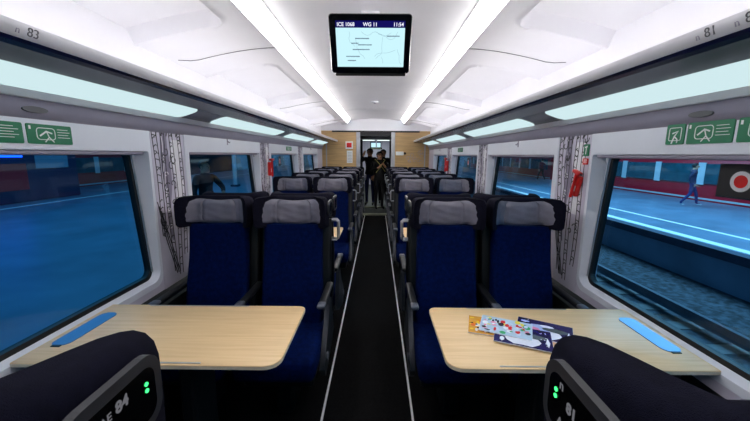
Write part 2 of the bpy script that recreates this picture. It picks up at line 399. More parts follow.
o = MB().box(-0.7, 0.7, 11.0, 16.5, 2.17, 2.19).obj('ceiling_light', emis('far_saloon_light', (225, 240, 235), 1.8)); tag(o, 'bright ceiling light of the next carriage seen through the doorway', 'ceiling light')

# ------------------------------------------------------------------ luggage racks
PAN = [(-0.5, 2.24), (2.60, 4.28), (4.62, 6.25), (6.55, 8.0)]
for s, nm in ((-1, 'left'), (1, 'right')):
    root = empty('luggage_rack', (0, 0, -0.012)); tag(root, 'overhead luggage rack with satin rail and lit underside along the %s wall' % nm, 'luggage rack', 'overhead luggage racks')
    # rounded front rail (section in x,z)
    sec = [(0.975, 1.80), (0.930, 1.802), (0.916, 1.814), (0.908, 1.830), (0.907, 1.842), (0.911, 1.849), (0.920, 1.852), (0.940, 1.845), (0.975, 1.83)]
    MB().prism([(s * a, b) for a, b in sec], 'y', Y0, YE - 0.06).obj('front_rail', M['bull'], root, True)
    sh = [(0.921, 1.8095), (0.930, 1.801), (0.950, 1.794), (0.975, 1.793), (1.105, 1.784), (1.105, 1.80), (0.975, 1.812)]  # front lip darkens the rail's lower edge, standing in for its dark reflection
    MB().prism([(s * a, b) for a, b in sh], 'y', Y0, YE - 0.06).obj('underside', M['rackglass'], root)
    # lit panels, each with rounded ends; slanted plane from (1.085,1.792) to (1.235,1.742)
    zf = lambda x: 1.784 - (x - 1.105) * 0.34
    last = Y0
    sof = MB()
    for i, (a, b) in enumerate(PAN):
        pts = rr(1.110, 1.248, a, b, 0.05)
        MB().loft([[(s * p[0], p[1], zf(p[0]) + 0.0) for p in pts], [(s * p[0], p[1], zf(p[0]) + 0.006) for p in pts]]).obj('light_panel', M['panel'], root)
    MB().prism([(s * 1.105, 1.800), (s * 1.105, 1.788), (s * 1.252, 1.738), (s * 1.252, 1.80)], 'y', Y0, YE - 0.06).obj('panel_tray', M['rackglass'], root)
    MB().prism([(s * 1.250, 1.762), (s * 1.250, 1.736), (s * 1.256, 1.708), (s * 1.270, 1.706), (s * 1.30, 1.706), (s * 1.30, 1.762)], 'y', Y0, YE - 0.06).obj('wall_rail', M['white'], root)
    MB().prism([(s * 1.268, 1.708), (s * 1.276, 1.67), (s * 1.292, 1.635), (s * 1.30, 1.63), (s * 1.30, 1.708)], 'y', Y0, YE - 0.06).obj('wall_cove', M['soffit'], root, True)  # grey of the cove stands in for the ledge's shade on the wall
    MB().box(*sorted((s * 1.0, s * 1.30)), Y0, YE - 0.06, 1.80, 1.812).obj('shelf', M['rackglass'], root)
    # hidden uplight strip added on top of the rack to brighten the ceiling
    MB().box(*sorted((s * 1.02, s * 1.06)), Y0, YE - 0.3, 1.812, 1.818).obj('uplight', M['up'], root)
    # small loudspeaker
    if True:
        ring = [(1.32 + 0.05 * math.sin(t), 1.668 + 0.012 * math.cos(t)) for t in [i * PI / 10 for i in range(20)]]
        MB().prism(ring, 'x', s * 1.272, s * 1.285).obj('speaker_grille', M['numgrey'], root)
    # seat numbers on the rail
    nums = [('84', 0.855), ('83', 0.985)] if s < 0 else [('81', 0.935), ('82', 0.835)]
    for t_, yc in nums:
        # rail face direction between (0.908,1.855) and (0.930,1.815)
        ey = (s * -0.008, 0, 0.026); ex = (0, 1, 0) if s < 0 else (0, -1, 0)
        c = (s * (0.9135), yc - (0.02 if s < 0 else -0.02), 1.819)
        text(t_, 0.034, M['numgrey'], frame_m(c, ex, ey), root, 'seat_number', 0.002)
        yb = yc - (0.05 if s < 0 else -0.045)
        c2 = (s * 0.9135, yb, 1.819)
        text('n', 0.026, M['soffit'], frame_m(c2, ex, ey), root, 'seat_symbol', 0.002)

# ------------------------------------------------------------------ printed pillars between the windows
def curl(cy, cz, r, turns=1.2, ph=0):
    return [(cy + r * (1 - .8 * t) * math.cos(ph + t * turns * 2 * PI), cz + r * (1 - .8 * t) * math.sin(ph + t * turns * 2 * PI)) for t in [i / 16 for i in range(17)]]
def stem_line(y, z0, z1, amp, ph, n=14):
    return [(y + amp * math.sin(ph + 5 * t), z0 + (z1 - z0) * t) for t in [i / n for i in range(n + 1)]]
pn = 0
for s, nm in ((-1, 'left'), (1, 'right')):
    for k in range(3):
        y0 = OP(k)[1] + 0.032; y1 = OP(k + 1)[0] - 0.055
        rnd = random.Random(10 * k + (s > 0))
        p = empty('trim_%d' % n); n += 1; pn += 1
        struct(p, 'printed wall pillar %d from the camera on the %s side' % (k + 1, nm))
        a, b = sorted((s * (WX - 0.003), s * (WX + 0.001)))
        MB().box(a, b, y0, y1, 0.64, ZT).obj('pillar_panel', M['wall'], p)
        x = s * (WX - 0.003); th = -s * 0.001
        W = y1 - y0
        flip = (lambda t: t) if s < 0 else (lambda t: 1 - t)
        Y = lambda t: y0 + W * flip(t)
        def blob(mb, c0, pts, lay):
            mb.prism([(Y(a), b) for a, b in pts], 'x', x, x + th * lay)
        # grey trunk silhouette, white figure beside it
        gm = MB(); L_ = []; R2 = []
        for q in range(15):
            z = 1.70 - 0.055 * q; L_.append((0.20 + 0.04 * math.sin(q * .9 + k) + .012 * q, z)); R2.append((0.52 - 0.05 * math.sin(q * .7) - .008 * q, z))
        blob(gm, 0, L_ + R2[::-1], 0.4); gm.obj('grey_print', M['greyink'], p)
        wm = MB(); L_ = []; R2 = []
        for q in range(10):
            z = 1.58 - 0.05 * q; L_.append((0.60 - 0.05 * math.sin(q * .8 + k), z)); R2.append((0.84 + 0.06 * math.sin(q * 1.3), z))
        blob(wm, 0, L_ + R2[::-1], 0.5)
        for q in range(4):
            wm.ribbon([(Y(.3 + .02 * math.sin(3 * u + q)), 1.60 - .12 * q - .1 * u) for u in [v_ / 8 for v_ in range(9)]], 0.006, x, th * .8)
            wm.ribbon(curl(Y(.35), 1.36 - .11 * q, .022, .8, q), 0.006, x, th * .85)
        wm.obj('white_print', M['whiteink'], p)
        lm = MB()
        for a, zb, wd_ in ((0.10, 0.98, .06), (0.34, 0.72, .05), (0.60, 0.68, .05), (0.86, 0.80, .05)):
            ph = rnd.uniform(0, 6)
            cen = [(a + .03 * math.sin(ph + 5 * u) + .10 * (u - 1) ** 2 * (.5 - a) * 2, zb + (1.70 - zb) * u) for u in [v_ / 30 for v_ in range(31)]]
            for sg in (-1, 1): lm.ribbon([(Y(c[0] + sg * wd_), c[1]) for c in cen], 0.0062, x, th * (1.0 + .02 * sg))
            for q in range(1, 30):
                if rnd.random() < .75:
                    c = cen[q]; b_ = .008 * (1 if q % 2 else -1)
                    lm.ribbon([(Y(c[0] - wd_), c[1]), (Y(c[0]), c[1] + b_ + .006), (Y(c[0] + wd_ * rnd.uniform(.2, 1)), c[1] + b_)], 0.0052, x, th * (1.1 + .01 * q))
        for i in range(16):
            a_, z_ = rnd.uniform(.15, .88), rnd.uniform(0.95, 1.66)
            lm.ribbon(curl(Y(a_), z_, rnd.uniform(.02, .045), rnd.uniform(.5, .9), rnd.uniform(0, 6)), 0.0056, x, th * (1.5 + .01 * i))
        for i in range(5):
            a_ = .15 + .15 * i; lm.ribbon([(Y(a_), 1.60), (Y(a_ + .06), 1.66), (Y(a_ + .02), 1.70 - .005 * i), (Y(a_ - .06), 1.67)], 0.0065, x, th * (1.7 + .01 * i))
        for i in range(3): lm.ribbon([(Y(.02 + .04 * i), 1.20 - .03 * i), (Y(.18 + .05 * i), 0.95), (Y(.42 + .05 * i), 0.70)], 0.006, x, th * (1.8 + .01 * i))
        lm.obj('line_drawing', M['ink'], p)

# ------------------------------------------------------------------ seats
def headrest_outline(e, dz=0):
    hw = 0.2335 - e; pts = []
    N = 26
    back = []; front = []
    for i in range(N + 1):
        t = -1 + 2 * i / N; x = t * hw; a = abs(t)
        rc = (1 - a ** 20) ** 0.5 if a < 1 else 0
        yb = 0.080 - e - (0.075) * a ** 5; yf = 0.0 + e - 0.132 * sst(0.52, 0.97, a)
        m_ = (yb + yf) / 2; h = (yb - yf) / 2
        back.append((x, m_ + h * rc)); front.append((x, m_ - h * rc))
    return back + front[::-1][1:-1]
def front_y(x):
    return -0.132 * sst(0.52, 0.97, abs(x) / 0.236)

def make_seat(side, display=True, raised=0.0, arms=(-1, 1)):
    """side: local x sign of the aisle side; the seat faces -y."""
    root = empty('train_seat')
    # base
    mb = MB(); mb.rbox(-0.19, 0.19, -0.46, -0.06, 0.25, 0.34, 0.02); mb.rbox(-0.05, 0.05, -0.36, -0.16, 0.0, 0.26, 0.02)
    mb.obj('base', M['black'], root)
    def cush(co):
        return (co.x, co.y, co.z + 0.018 * (abs(co.x) / 0.22) ** 3 * (co.z > 0.4) - 0.01 * sst(-.3, -.5, co.y) * 0)
    MB().rbox(-0.215, 0.215, -0.56, -0.07, 0.335, 0.455, 0.045, 4, cush).obj('seat_cushion', M['navy'], root, True)
    # backrest, waisted below the headrest
    rings = []
    for i in range(13):
        t = i / 12; z = 0.42 + 0.64 * t
        hw = 0.190 - 0.010 * sst(0.0, 1, t)
        yc = -0.115 + 0.125 * t
        e = 0.03 * (1 - sst(0, 0.08, t)) * 1
        sec = []
        for j in range(28):
            a = 2 * PI * j / 28; ca, sa = math.cos(a), math.sin(a)
            xx = (hw - e) * math.copysign(abs(ca) ** 0.35, ca); yy = 0.042 * math.copysign(abs(sa) ** 0.5, sa)
            if sa < 0: yy -= 0.020 * abs(xx / hw) ** 3 - 0.006 * math.cos(t * 9)
            sec.append((xx, yc + yy, z))
        rings.append(sec)
    MB().loft(rings).obj('backrest', M['navy'], root, True)
    mb = MB()
    rings = []
    for i in range(9):
        t = i / 8; z = 0.34 + 0.74 * t; hw = 0.205 + 0.024 * sst(.1, .5, t); yc = -0.045 + 0.115 * t
        rings.append([(p[0], p[1], z) for p in rr(-hw, hw, yc - 0.02, yc + 0.024, 0.019, 3)])
    mb.loft(rings); mb.obj('back_shell', M['black'], root, True)
    # headrest
    h0, h1 = 1.048 + raised * .6, 1.232 + raised; rings = []
    for z, e in ((h0, 0.022), (h0 + 0.006, 0.010), (h0 + 0.02, 0.002), (h0 + 0.07, 0.0), (h1 - 0.05, 0.0), (h1 - 0.028, 0.003), (h1 - 0.012, 0.010), (h1 - 0.003, 0.020), (h1, 0.032)):
        rings.append([(p[0], p[1] + 0.02 * (z - 1.1), z) for p in headrest_outline(e)])
    hr = MB().loft(rings).obj('headrest', M['dnavy'], root, True)
    # pad, following the wings, creased at two seams
    v = []; f = []; NX, NZ = 40, 12
    def pad_pt(i, j, off):
        t = -1 + 2 * i / NX; u = j / NZ
        hw = 0.184 - 0.016 * u - (0.03 * (abs(u - .5) * 2) ** 8); x = t * hw
        z = h0 + 0.014 + (h1 - h0 - 0.036) * u - 0.004 * math.cos(t * PI)
        bul = 0.016 * (1 - abs(t) ** 10) * (1 - (abs(u - .5) * 2) ** 6)
        for q in (-0.58, 0.58): bul -= 0.011 * math.exp(-((t - q) / 0.035) ** 2)
        bul += 0.003 * math.sin(9 * t + 4 * u) * (1 - abs(t)) + 0.002 * math.sin(23 * u + 7 * t)
        return (x, front_y(x) + 0.02 * (z - 1.1) - 0.002 - max(bul, -.001) if off else front_y(x) + 0.012, z)
    for j in range(NZ + 1):
        for i in range(NX + 1): v.append(pad_pt(i, j, 1))
    k0 = len(v)
    for j in range(NZ + 1):
        for i in range(NX + 1): v.append(pad_pt(i, j, 0))
    ix = lambda i, j: j * (NX + 1) + i
    for j in range(NZ):
        for i in range(NX):
            f.append((ix(i, j), ix(i + 1, j), ix(i + 1, j + 1), ix(i, j + 1))); f.append((k0 + ix(i, j), k0 + ix(i, j + 1), k0 + ix(i + 1, j + 1), k0 + ix(i + 1, j)))
    for i in range(NX):
        f.append((ix(i, 0), k0 + ix(i, 0), k0 + ix(i + 1, 0), ix(i + 1, 0))); f.append((ix(i, NZ), ix(i + 1, NZ), k0 + ix(i + 1, NZ), k0 + ix(i, NZ)))
    for j in range(NZ):
        f.append((ix(0, j), ix(0, j + 1), k0 + ix(0, j + 1), k0 + ix(0, j))); f.append((ix(NX, j), k0 + ix(NX, j), k0 + ix(NX, j + 1), ix(NX, j + 1)))
    mesh('headrest_pad', v, f, M['pad'], root, True)
    # armrests
    for sx in arms:
        x0 = sx * 0.225
        ar = MB().rbox(x0 - 0.022, x0 + 0.022, -0.36, -0.02, 0.655, 0.685, 0.012).obj('armrest', M['black'], root, True)
        MB().rbox(x0 - 0.0225, x0 + 0.0225, -0.385, -0.325, 0.664, 0.688, 0.010).obj('armrest_cap', M['greyp'], ar, True)
    if display:
        # aisle side trim: seat side cover with recline button
        x0, x1 = sorted((side * 0.218, side * 0.246))
        sp = MB().prism([(-0.02, 0.36), (-0.12, 0.62), (-0.16, 0.64), (-0.25, 0.52), (-0.38, 0.40), (-0.42, 0.33), (-0.38, 0.27), (-0.22, 0.30)], 'x', x0, x1).obj('side_cover', M['greyp'] if False else M['dark_metal'], root, True)
        MB().prism([(-0.335 + 0.022 * math.cos(t), 0.36 + 0.022 * math.sin(t)) for t in [i * PI / 6 for i in range(12)]], 'x', side * 0.244, side * 0.254).obj('recline_button', M['greyp'], sp)
        # silver grab handle at the rear corner
        hx = side * 0.205; ox = side * 0.268; yb = 0.085
        pts = [(hx, yb, 0.935), (ox - side * .01, yb, 0.935), (ox, yb, 0.945), (ox, yb, 1.055), (ox - side * .01, yb, 1.065), (hx, yb, 1.065)]
        MB().tube(pts, 0.008, 8).obj('grab_handle', M['silver'], root, True)
        # display on the outer side of the headrest wing
        xs0 = side * 0.226; xs1 = side * 0.2365; xs2 = side * 0.2372
        yc = lambda a: a
        out = rr(-0.088, 0.060, h1 - 0.118, h1 - 0.019, 0.030); inn = rr(-0.075, 0.05, h1 - 0.105, h1 - 0.034, 0.018)
        d = MB().loft([[(xs0, p[0], p[1]) for p in out], [(xs1, p[0], p[1]) for p in out]]).obj('seat_display', M['dispframe'], root)
        MB().loft([[(xs1 - side * .002, p[0], p[1]) for p in inn], [(xs2, p[0], p[1]) for p in inn]]).obj('display_screen', M['gloss'], d)
    return root, (h0, h1)

def seat_text(root, side, num, h0, h1, facing):
    """number and LEDs on the wing display; text reads from the aisle."""
    ex = (0, -1, 0) if side < 0 else (0, 1, 0)
    sd = [c for c in root.children if c.name.startswith('seat_display')][0]
    x = side * 0.2425
    sg = -1 if side < 0 else 1
    zc = (h0 + h1) / 2
    return sd, ex, x, sg, zc

def copy_tree(o, parent=None):
    c = o.copy(); C.objects.link(c)
    if parent: c.parent = parent; c.matrix_parent_inverse = o.matrix_parent_inverse.copy()
    for ch in o.children: copy_tree(ch, c)
    return c

protos = {}
def place_seat(x, y, away, row, label, group, z=0):
    aisle = abs(x) < 0.7
    loc_side = (1 if x < 0 else -1) * (-1 if away else 1)
    key = (loc_side, aisle)
    if key not in protos:
        r, _ = make_seat(loc_side, aisle, arms=(-1, 1) if aisle else (-loc_side,)); protos[key] = r; o = r
    else: o = copy_tree(protos[key])
    o.location = (x, y, z); o.rotation_euler = (0, 0, PI if away else 0)
    tag(o, label, 'seat', group)
    return o

SX = (-0.951, -0.480, 0.480, 0.951)
def side_words(x):
    return ('left' if x < 0 else 'right'), ('aisle' if abs(x) < 0.7 else 'window')
for x in SX:
    sd, aw = side_words(x)
    place_seat(x, 2.07, False, 1, 'large navy %s seat with grey headrest behind the %s front wooden table' % (aw, sd), 'front row of seats facing the camera')
for x in SX:
    sd, aw = side_words(x)
    place_seat(x, 2.285, True, 2, 'navy %s seat on the %s, back to back with the front row' % (aw, sd), 'row of seats facing away from the camera')
ordn = ['second', 'third', 'fourth', 'fifth', 'sixth']
for i in range(5):
    y = 3.98 + 0.86 * i
    for x in SX:
        sd, aw = side_words(x)
        place_seat(x, y, False, 3 + i, 'navy %s seat on the %s, %s row facing the camera%s' % (aw, sd, ordn[i], ', nearest the end wall' if i == 4 else ''), 'rows of seats facing the camera further back')
# two near seats, seen from behind
for x in (-0.487, 0.487):
    side = 1 if x > 0 else -1        # local, the seat is turned round
    root, (h0, h1) = make_seat(side, True, raised=0.024)
    root.location = (x + (0.026 if x > 0 else 0), 0.325, 0); root.rotation_euler = (0, 0, PI)
    tag(root, 'near seat seen from behind with lit number %s on its %s headrest' % (('84', 'left') if x < 0 else ('81', 'right')), 'seat', 'near seats at the bottom edge')
    sd = [c for c in root.children if c.name.startswith('seat_display')][0]
    zc = h1 - 0.070
    X = side * 0.2374
    rd = -1 if x < 0 else 1          # reading direction along local y, seen from the aisle
    F = lambda y, z: frame_m((X, y, z), (0, rd, 0), (0, 0, 1))
    if x < 0:
        text('84', 0.0195, M['disptext'], F(-0.008, zc + 0.014), sd, 'seat_number', 0.0005, bold=0.0005)
        text('AE', 0.014, M['disptext'], F(0.014, zc + 0.014), sd, 'status_lettering', 0.0005)
    else:
        text('81', 0.0195, M['disptext'], F(-0.034, zc + 0.004), sd, 'seat_number', 0.0005, bold=0.0005)
        text('n', 0.018, M['disptext'], F(-0.052, zc + 0.022), sd, 'seat_symbol', 0.0005)
        text('A', 0.018, M['disptext'], F(-0.050, zc - 0.026), sd, 'status_lettering', 0.0005)
    for zz in (0.006, 0.015):
        MB().prism([(-0.058 + 0.0028 * math.cos(t), zc + zz + 0.0028 * math.sin(t)) for t in [i * PI / 5 for i in range(10)]], 'x', X, X + side * 0.001).obj('status_light', M['led'], sd)

# ------------------------------------------------------------------ tables
for bay, yo in ((0, 0.0), (1, 1.88)):
    for s, nm in ((-1, 'left'), (1, 'right')):
        root = empty('table', (s * 0.80, 1.345 + yo, 0.012))
        tag(root, ('light wooden %s table ' % nm) + ({(0, -1): 'in front, empty, with a steel bin flap by the window', (0, 1): 'in front with magazines lying on it',
            (1, -1): 'of the second bay, behind the front seats', (1, 1): 'of the second bay, behind the front seats'}[(bay, s)]), 'table', 'fixed tables between facing seats')
        pts = []
        # outline local: aisle end rounded, slightly narrower at the near side
        def corner(cx, cy, r, t0, n_=7): return [(cx + r * math.cos(t0 + i * PI / 2 / n_), cy + r * math.sin(t0 + i * PI / 2 / n_)) for i in range(n_ + 1)]
        xi = -s * 0.490 ; xo = s * 0.495
        out = []
        def R_(x, y): return (x, y)
        hw = 0.245
        r1, r2 = 0.035, 0.06
        A = [(s * 0.495, hw), ] + [(-s * (0.490 - r1 + r1 * math.sin(t)), hw - r1 + r1 * math.cos(t)) for t in [i * PI / 12 for i in range(7)]] + \
            [(-s * (0.490 - r2 + r2 * math.cos(t)), -hw + r2 - r2 * math.sin(t)) for t in [i * PI / 12 for i in range(7)]] + [(s * 0.495, -hw)]
        cx0 = 0.0
        sc_ = lambda P, e: [(p[0] * (1 - e / 0.49) if p[0] * s < 0 else p[0], p[1] * (1 - e / hw)) for p in P]
        rings = [[(p[0], p[1], 0.695) for p in sc_(A, 0.012)], [(p[0], p[1], 0.703) for p in A], [(p[0], p[1], 0.716) for p in A]]
        MB().loft(rings).obj('edge_band', M['woodedge'], root, True)
        rings = [[(p[0], p[1], 0.7161) for p in A], [(p[0], p[1], 0.7185) for p in sc_(A, 0.001)], [(p[0], p[1], 0.720) for p in sc_(A, 0.004)]]
        MB().loft(rings).obj('table_top', M['wood'], root, True)
        # raised crumb lips near both long edges
        for yy in (-hw + 0.012, hw - 0.012):
            MB().rbox(-0.30, 0.20, yy - 0.003, yy + 0.003, 0.7195, 0.7225, 0.001).obj('edge_lip', M['silver'], root)
        fl = [(s * 0.42 + p[0] * 0.045 , p[1]) for p in []]
        cxy = s * 0.43
        flo = [(cxy + p[0], p[1]) for p in rr(-0.038, 0.038, -0.13, 0.15, 0.03)]
        MB().loft([[(p[0], p[1], 0.7195) for p in flo], [(p[0], p[1], 0.7225) for p in flo]]).obj('bin_flap', M['flap'], root)
        MB().rbox(cxy - 0.018, cxy + 0.018, -0.140, -0.128, 0.7195, 0.7235, 0.001).obj('flap_recess', M['rubber'], root)
        MB().rbox(-s * 0.05 - 0.03, -s * 0.05 + 0.03, -0.10, 0.10, -0.012, 0.70, 0.02).obj('leg', M['black'], root)
        a, b = sorted((s * 0.36, s * 0.47)); MB().rbox(a, b, -0.14, 0.18, 0.35, 0.70, 0.02).obj('waste_bin', M['black'], root)

# ------------------------------------------------------------------ magazines on the right table
def magazine(cx, cy, rz, w_, h_, z, kind, label):
    root = empty('magazine', (cx, cy, z), rz); tag(root, label, 'magazine', 'magazines on the right table')
    MB().rbox(-w_ / 2, w_ / 2, -h_ / 2, h_ / 2, 0.0, 0.003, 0.001).obj('pages', M['whiteink'], root)
    rnd = random.Random(kind * 5 + 1)
    pal = {0: [(232, 150, 40), (245, 205, 60), (60, 160, 110), (225, 230, 225), (60, 50, 40), (235, 120, 60)],
           1: [(205, 222, 238), (225, 60, 60), (70, 170, 110), (240, 220, 90), (240, 245, 250), (240, 150, 180), (60, 50, 60)],
           2: [(40, 32, 92), (30, 24, 70), (235, 235, 245), (225, 130, 165), (90, 100, 100), (180, 190, 225)],
           3: [(38, 30, 88), (28, 22, 66), (235, 235, 245), (230, 140, 175), (80, 90, 90), (170, 185, 225)]}[kind]
    base = {0: (222, 160, 70), 1: (186, 208, 226), 2: (34, 28, 84), 3: (34, 28, 84)}[kind]
    mats = [mat('magazine_cover', base, 0.25, noise=0.1, nscale=20)] + [mat('magazine_ink', c, 0.25, noise=0.05, nscale=30) for c in pal]
    V = [(-w_ / 2 + .001, -h_ / 2 + .001, 0.0031), (w_ / 2 - .001, -h_ / 2 + .001, 0.0031), (w_ / 2 - .001, h_ / 2 - .001, 0.0031), (-w_ / 2 + .001, h_ / 2 - .001, 0.0031)]
    V2 = [(a, b, 0.0036) for a, b, c in V]
    F = [(0, 1, 2, 3), (4, 5, 6, 7), (0, 1, 5, 4), (1, 2, 6, 5), (2, 3, 7, 6), (3, 0, 4, 7)]; FM = [0] * 6; V = V + V2
    zt = 0.0037
    if kind < 2:
        for i in range(70):
            a = rnd.uniform(-w_ / 2 * .82, w_ / 2 * .82); b = rnd.uniform(-h_ / 2 * .86, h_ / 2 * .86); ra = rnd.uniform(.004, .018); rb = rnd.uniform(.004, .014); ph = rnd.uniform(0, 6)
            k = len(V); nn = rnd.choice((5, 7, 9))
            V += [(a + ra * math.cos(ph + t * 2 * PI / nn), b + rb * math.sin(ph + t * 2 * PI / nn), zt + i * 0.00002) for t in range(nn)]
            F.append(tuple(range(k, k + nn))); FM.append(1 + rnd.randrange(len(pal)))
    else:
        shapes = [(-0.03, 0.0, 0.045, 0.07, 3, 12), (0.01, 0.02, 0.032, 0.05, 6, 9), (-0.01, 0.045, 0.02, 0.03, 4, 8), (0.012, -0.045, 0.020, 0.055, 5, 9),
                  (0.035, -0.01, 0.012, 0.03, 3, 7), (-0.05, 0.08, 0.018, 0.010, 3, 6), (0.0, 0.09, 0.03, 0.007, 4, 6), (-0.02, -0.095, 0.04, 0.008, 3, 4), (0.05, 0.08, 0.01, 0.02, 6, 6)]
        for i, (a, b, ra, rb, ci, nn) in enumerate(shapes):
            k = len(V); V += [(a + ra * math.cos(t * 2 * PI / nn) * (1 + .15 * math.sin(3 * t)), b + rb * math.sin(t * 2 * PI / nn), zt + i * 0.00004) for t in range(nn)]
            F.append(tuple(range(k, k + nn))); FM.append(ci)
        for i in range(14):
            a = rnd.uniform(-w_ / 2 * .9, w_ / 2 * .9); b = rnd.choice((-1, 1)) * rnd.uniform(.6, .92) * h_ / 2; k = len(V)
            V += [(a + .003 * math.cos(t * 2 * PI / 5), b + .003 * math.sin(t * 2 * PI / 5), zt + 0.0005) for t in range(5)]; F.append(tuple(range(k, k + 5))); FM.append(3)
    mesh('printed_cover', V, F, None, root, mats=mats, fm=FM)
    return root
TZ = 0.7346
magazine(0.785, 1.365, math.radians(62), 0.165, 0.225, TZ, 3, 'dark purple magazine with a pale figure, rightmost on the right front table')
magazine(0.665, 1.305, math.radians(68), 0.165, 0.225, TZ + 0.0042, 2, 'dark purple magazine partly hidden under the bright colourful ones')
magazine(0.620, 1.375, math.radians(66), 0.150, 0.215, TZ + 0.0084, 1, 'pale blue magazine scattered with red, green and yellow pictures, lying on top')
magazine(0.553, 1.395, math.radians(74), 0.160, 0.180, TZ + 0.0002, 0, 'orange, yellow and green magazine nearest the aisle')

# ------------------------------------------------------------------ overhead monitors
def monitor(loc, wd, ht, tilt, label, full=True):
    root = empty('overhead_monitor', loc); root.rotation_euler = (tilt, 0, 0)
    tag(root, label, 'monitor', 'passenger information monitors')
    # local: x right, y into the screen, z up; the face is at y = 0
    o = [(p[0], 0.0, p[1]) for p in rr(-wd / 2, wd / 2, -ht / 2, ht / 2, 0.018)]
    o1 = [(p[0], 0.008, p[1]) for p in rr(-wd / 2 - .003, wd / 2 + .003, -ht / 2 - .003, ht / 2 + .003, 0.018)]
    o2 = [(p[0], 0.035, p[1]) for p in rr(-wd / 2, wd / 2, -ht / 2, ht / 2, 0.018)]
    MB().loft([o, o1, o2]).obj('housing', M['gloss'], root, True)
    a, b, c, d = -wd * 0.425, wd * 0.425, -ht * 0.385, ht * 0.40
    hd = ht * 0.115
    dd = MB().box(a, b, -0.001, 0.0, c, d - hd).obj('screen', emis('map_screen', (196, 236, 244), 0.92), root)
    hb = MB().box(a, b, -0.001, 0.0, d - hd, d).obj('header_bar', emis('header_screen', (18, 16, 88), 0.9), root)
    if full:
        tw = emis('screen_text', (240, 240, 255), 0.95)
        F = lambda x, z: frame_m((x, -0.0014, z), (1, 0, 0), (0, 0, 1))
        text('ICE 1068', 0.026, tw, F(a + 0.008, d - hd + 0.008), hb, 'train_number', 0.0003, bold=0.0004)
        text('WG 11', 0.026, tw, F(0.0, d - hd + 0.008), hb, 'coach_number', 0.0003, 'CENTER', bold=0.0004)
        text('11:54', 0.026, tw, F(b - 0.008, d - hd + 0.008), hb, 'clock_digits', 0.0003, 'RIGHT', bold=0.0004)
        rnd = random.Random(3); lm = MB(); W_, H_ = b - a, d - hd - c
        ml = emis('map_line', (150, 186, 200), 0.85)
        for i in range(10):
            pts = [(a + W_ * rnd.uniform(.08, .9), c + H_ * rnd.uniform(.1, .9))]; an = rnd.uniform(0, 6)
            for j in range(7):
                an += rnd.uniform(-.7, .7); q = (pts[-1][0] + 0.018 * math.cos(an), pts[-1][1] + 0.018 * math.sin(an))
                if a + .01 < q[0] < b - .01 and c + .01 < q[1] < d - hd - .01: pts.append(q)
            if len(pts) > 2:
                rg = []
                for j, p in enumerate(pts):
                    e = Vector(pts[min(j + 1, len(pts) - 1)]) - Vector(pts[max(j - 1, 0)]); e.normalize(); nn = Vector((-e.y, e.x)) * 0.0008; p = Vector(p)
                    rg.append([(p.x + nn.x, -0.001, p.y + nn.y), (p.x + nn.x, -0.0013, p.y + nn.y), (p.x - nn.x, -0.0013, p.y - nn.y), (p.x - nn.x, -0.001, p.y - nn.y)])
                lm.loft(rg)
        lm.obj('map_lines', ml, dd)
        tb = MB()
        for u, v_, l in ((.28, .74, .2), (.22, .62, .1), (.32, .58, .2), (.24, .46, .24), (.14, .28, .2), (.16, .17, .12), (.74, .80, .18)):
            x = a + W_ * u
            while x < a + W_ * (u + l):
                tb.box(x, x + 0.0045, -0.0014, -0.001, c + H_ * v_ - 0.0025 - 0.001 * rnd.random(), c + H_ * v_ + 0.0025); x += 0.006
        tag(tb.obj('map_lettering', emis('map_text', (60, 76, 110), 0.8), dd), kind='stuff')
        MB().rbox(-wd * .46, wd * .46, 0.002, 0.05, -ht / 2 - 0.018, -ht / 2 - 0.001, 0.006).obj('lower_bezel', M['black'], root)
    return root
hh = 0.300; tl = math.radians(25.5)
m1 = monitor((0.0, 2.005, 2.104), 0.450, hh, tl, 'ceiling monitor with black frame showing a pale route map under a navy bar')
MB().rbox(-0.12, 0.12, 0.03, 0.10, -0.05, 0.10, 0.02).obj('ceiling_bracket', M['white'], m1)
MB().prism([(0.03, -0.02), (0.17, 0.15), (0.09, 0.16), (0.03, 0.06)], 'x', -0.05, 0.05).obj('mounting_arm', M['white'], m1)
m2 = monitor((-0.02, 13.4, 1.885), 0.44, 0.26, 0.2, 'small distant monitor seen through the doorway, lit pale cyan', full=False)
MB().rbox(-0.05, 0.05, 0.03, 0.06, 0.05, 0.31, 0.01).obj('hanger', M['soffit'], m2)
o = MB().box(-0.25, 0.22, 12.9, 12.93, 1.70, 1.76).obj('destination_sign', M['dark']); o.location = (0, 0, 0)
o2 = MB()
for i in range(8): o2.box(-0.21 + 0.05 * i, -0.18 + 0.05 * i, 12.895, 12.9, 1.715, 1.745)
o2.obj('sign_lettering', M['tread'], o); tag(o, 'dark strip sign with pale marks below the distant monitor', 'sign')
MB().box(-0.02, 0.02, 12.91, 12.93, 1.76, 2.2).obj('hanger', M['soffit'], o)

# smoke detector
root = empty('smoke_detector', (0.0, 5.6, CZ + 0.045)); tag(root, 'small round white smoke detector on the ceiling far beyond the monitor', 'smoke detector')
MB().prism([(0.055 * math.cos(t), 0.055 * math.sin(t)) for t in [i * PI / 12 for i in range(24)]], 'z', -0.022, 0.0).obj('body', M['white'], root)
MB().prism([(0.022 * math.cos(t), 0.022 * math.sin(t)) for t in [i * PI / 8 for i in range(16)]], 'z', -0.034, -0.022).obj('sensor', M['soffit'], root)

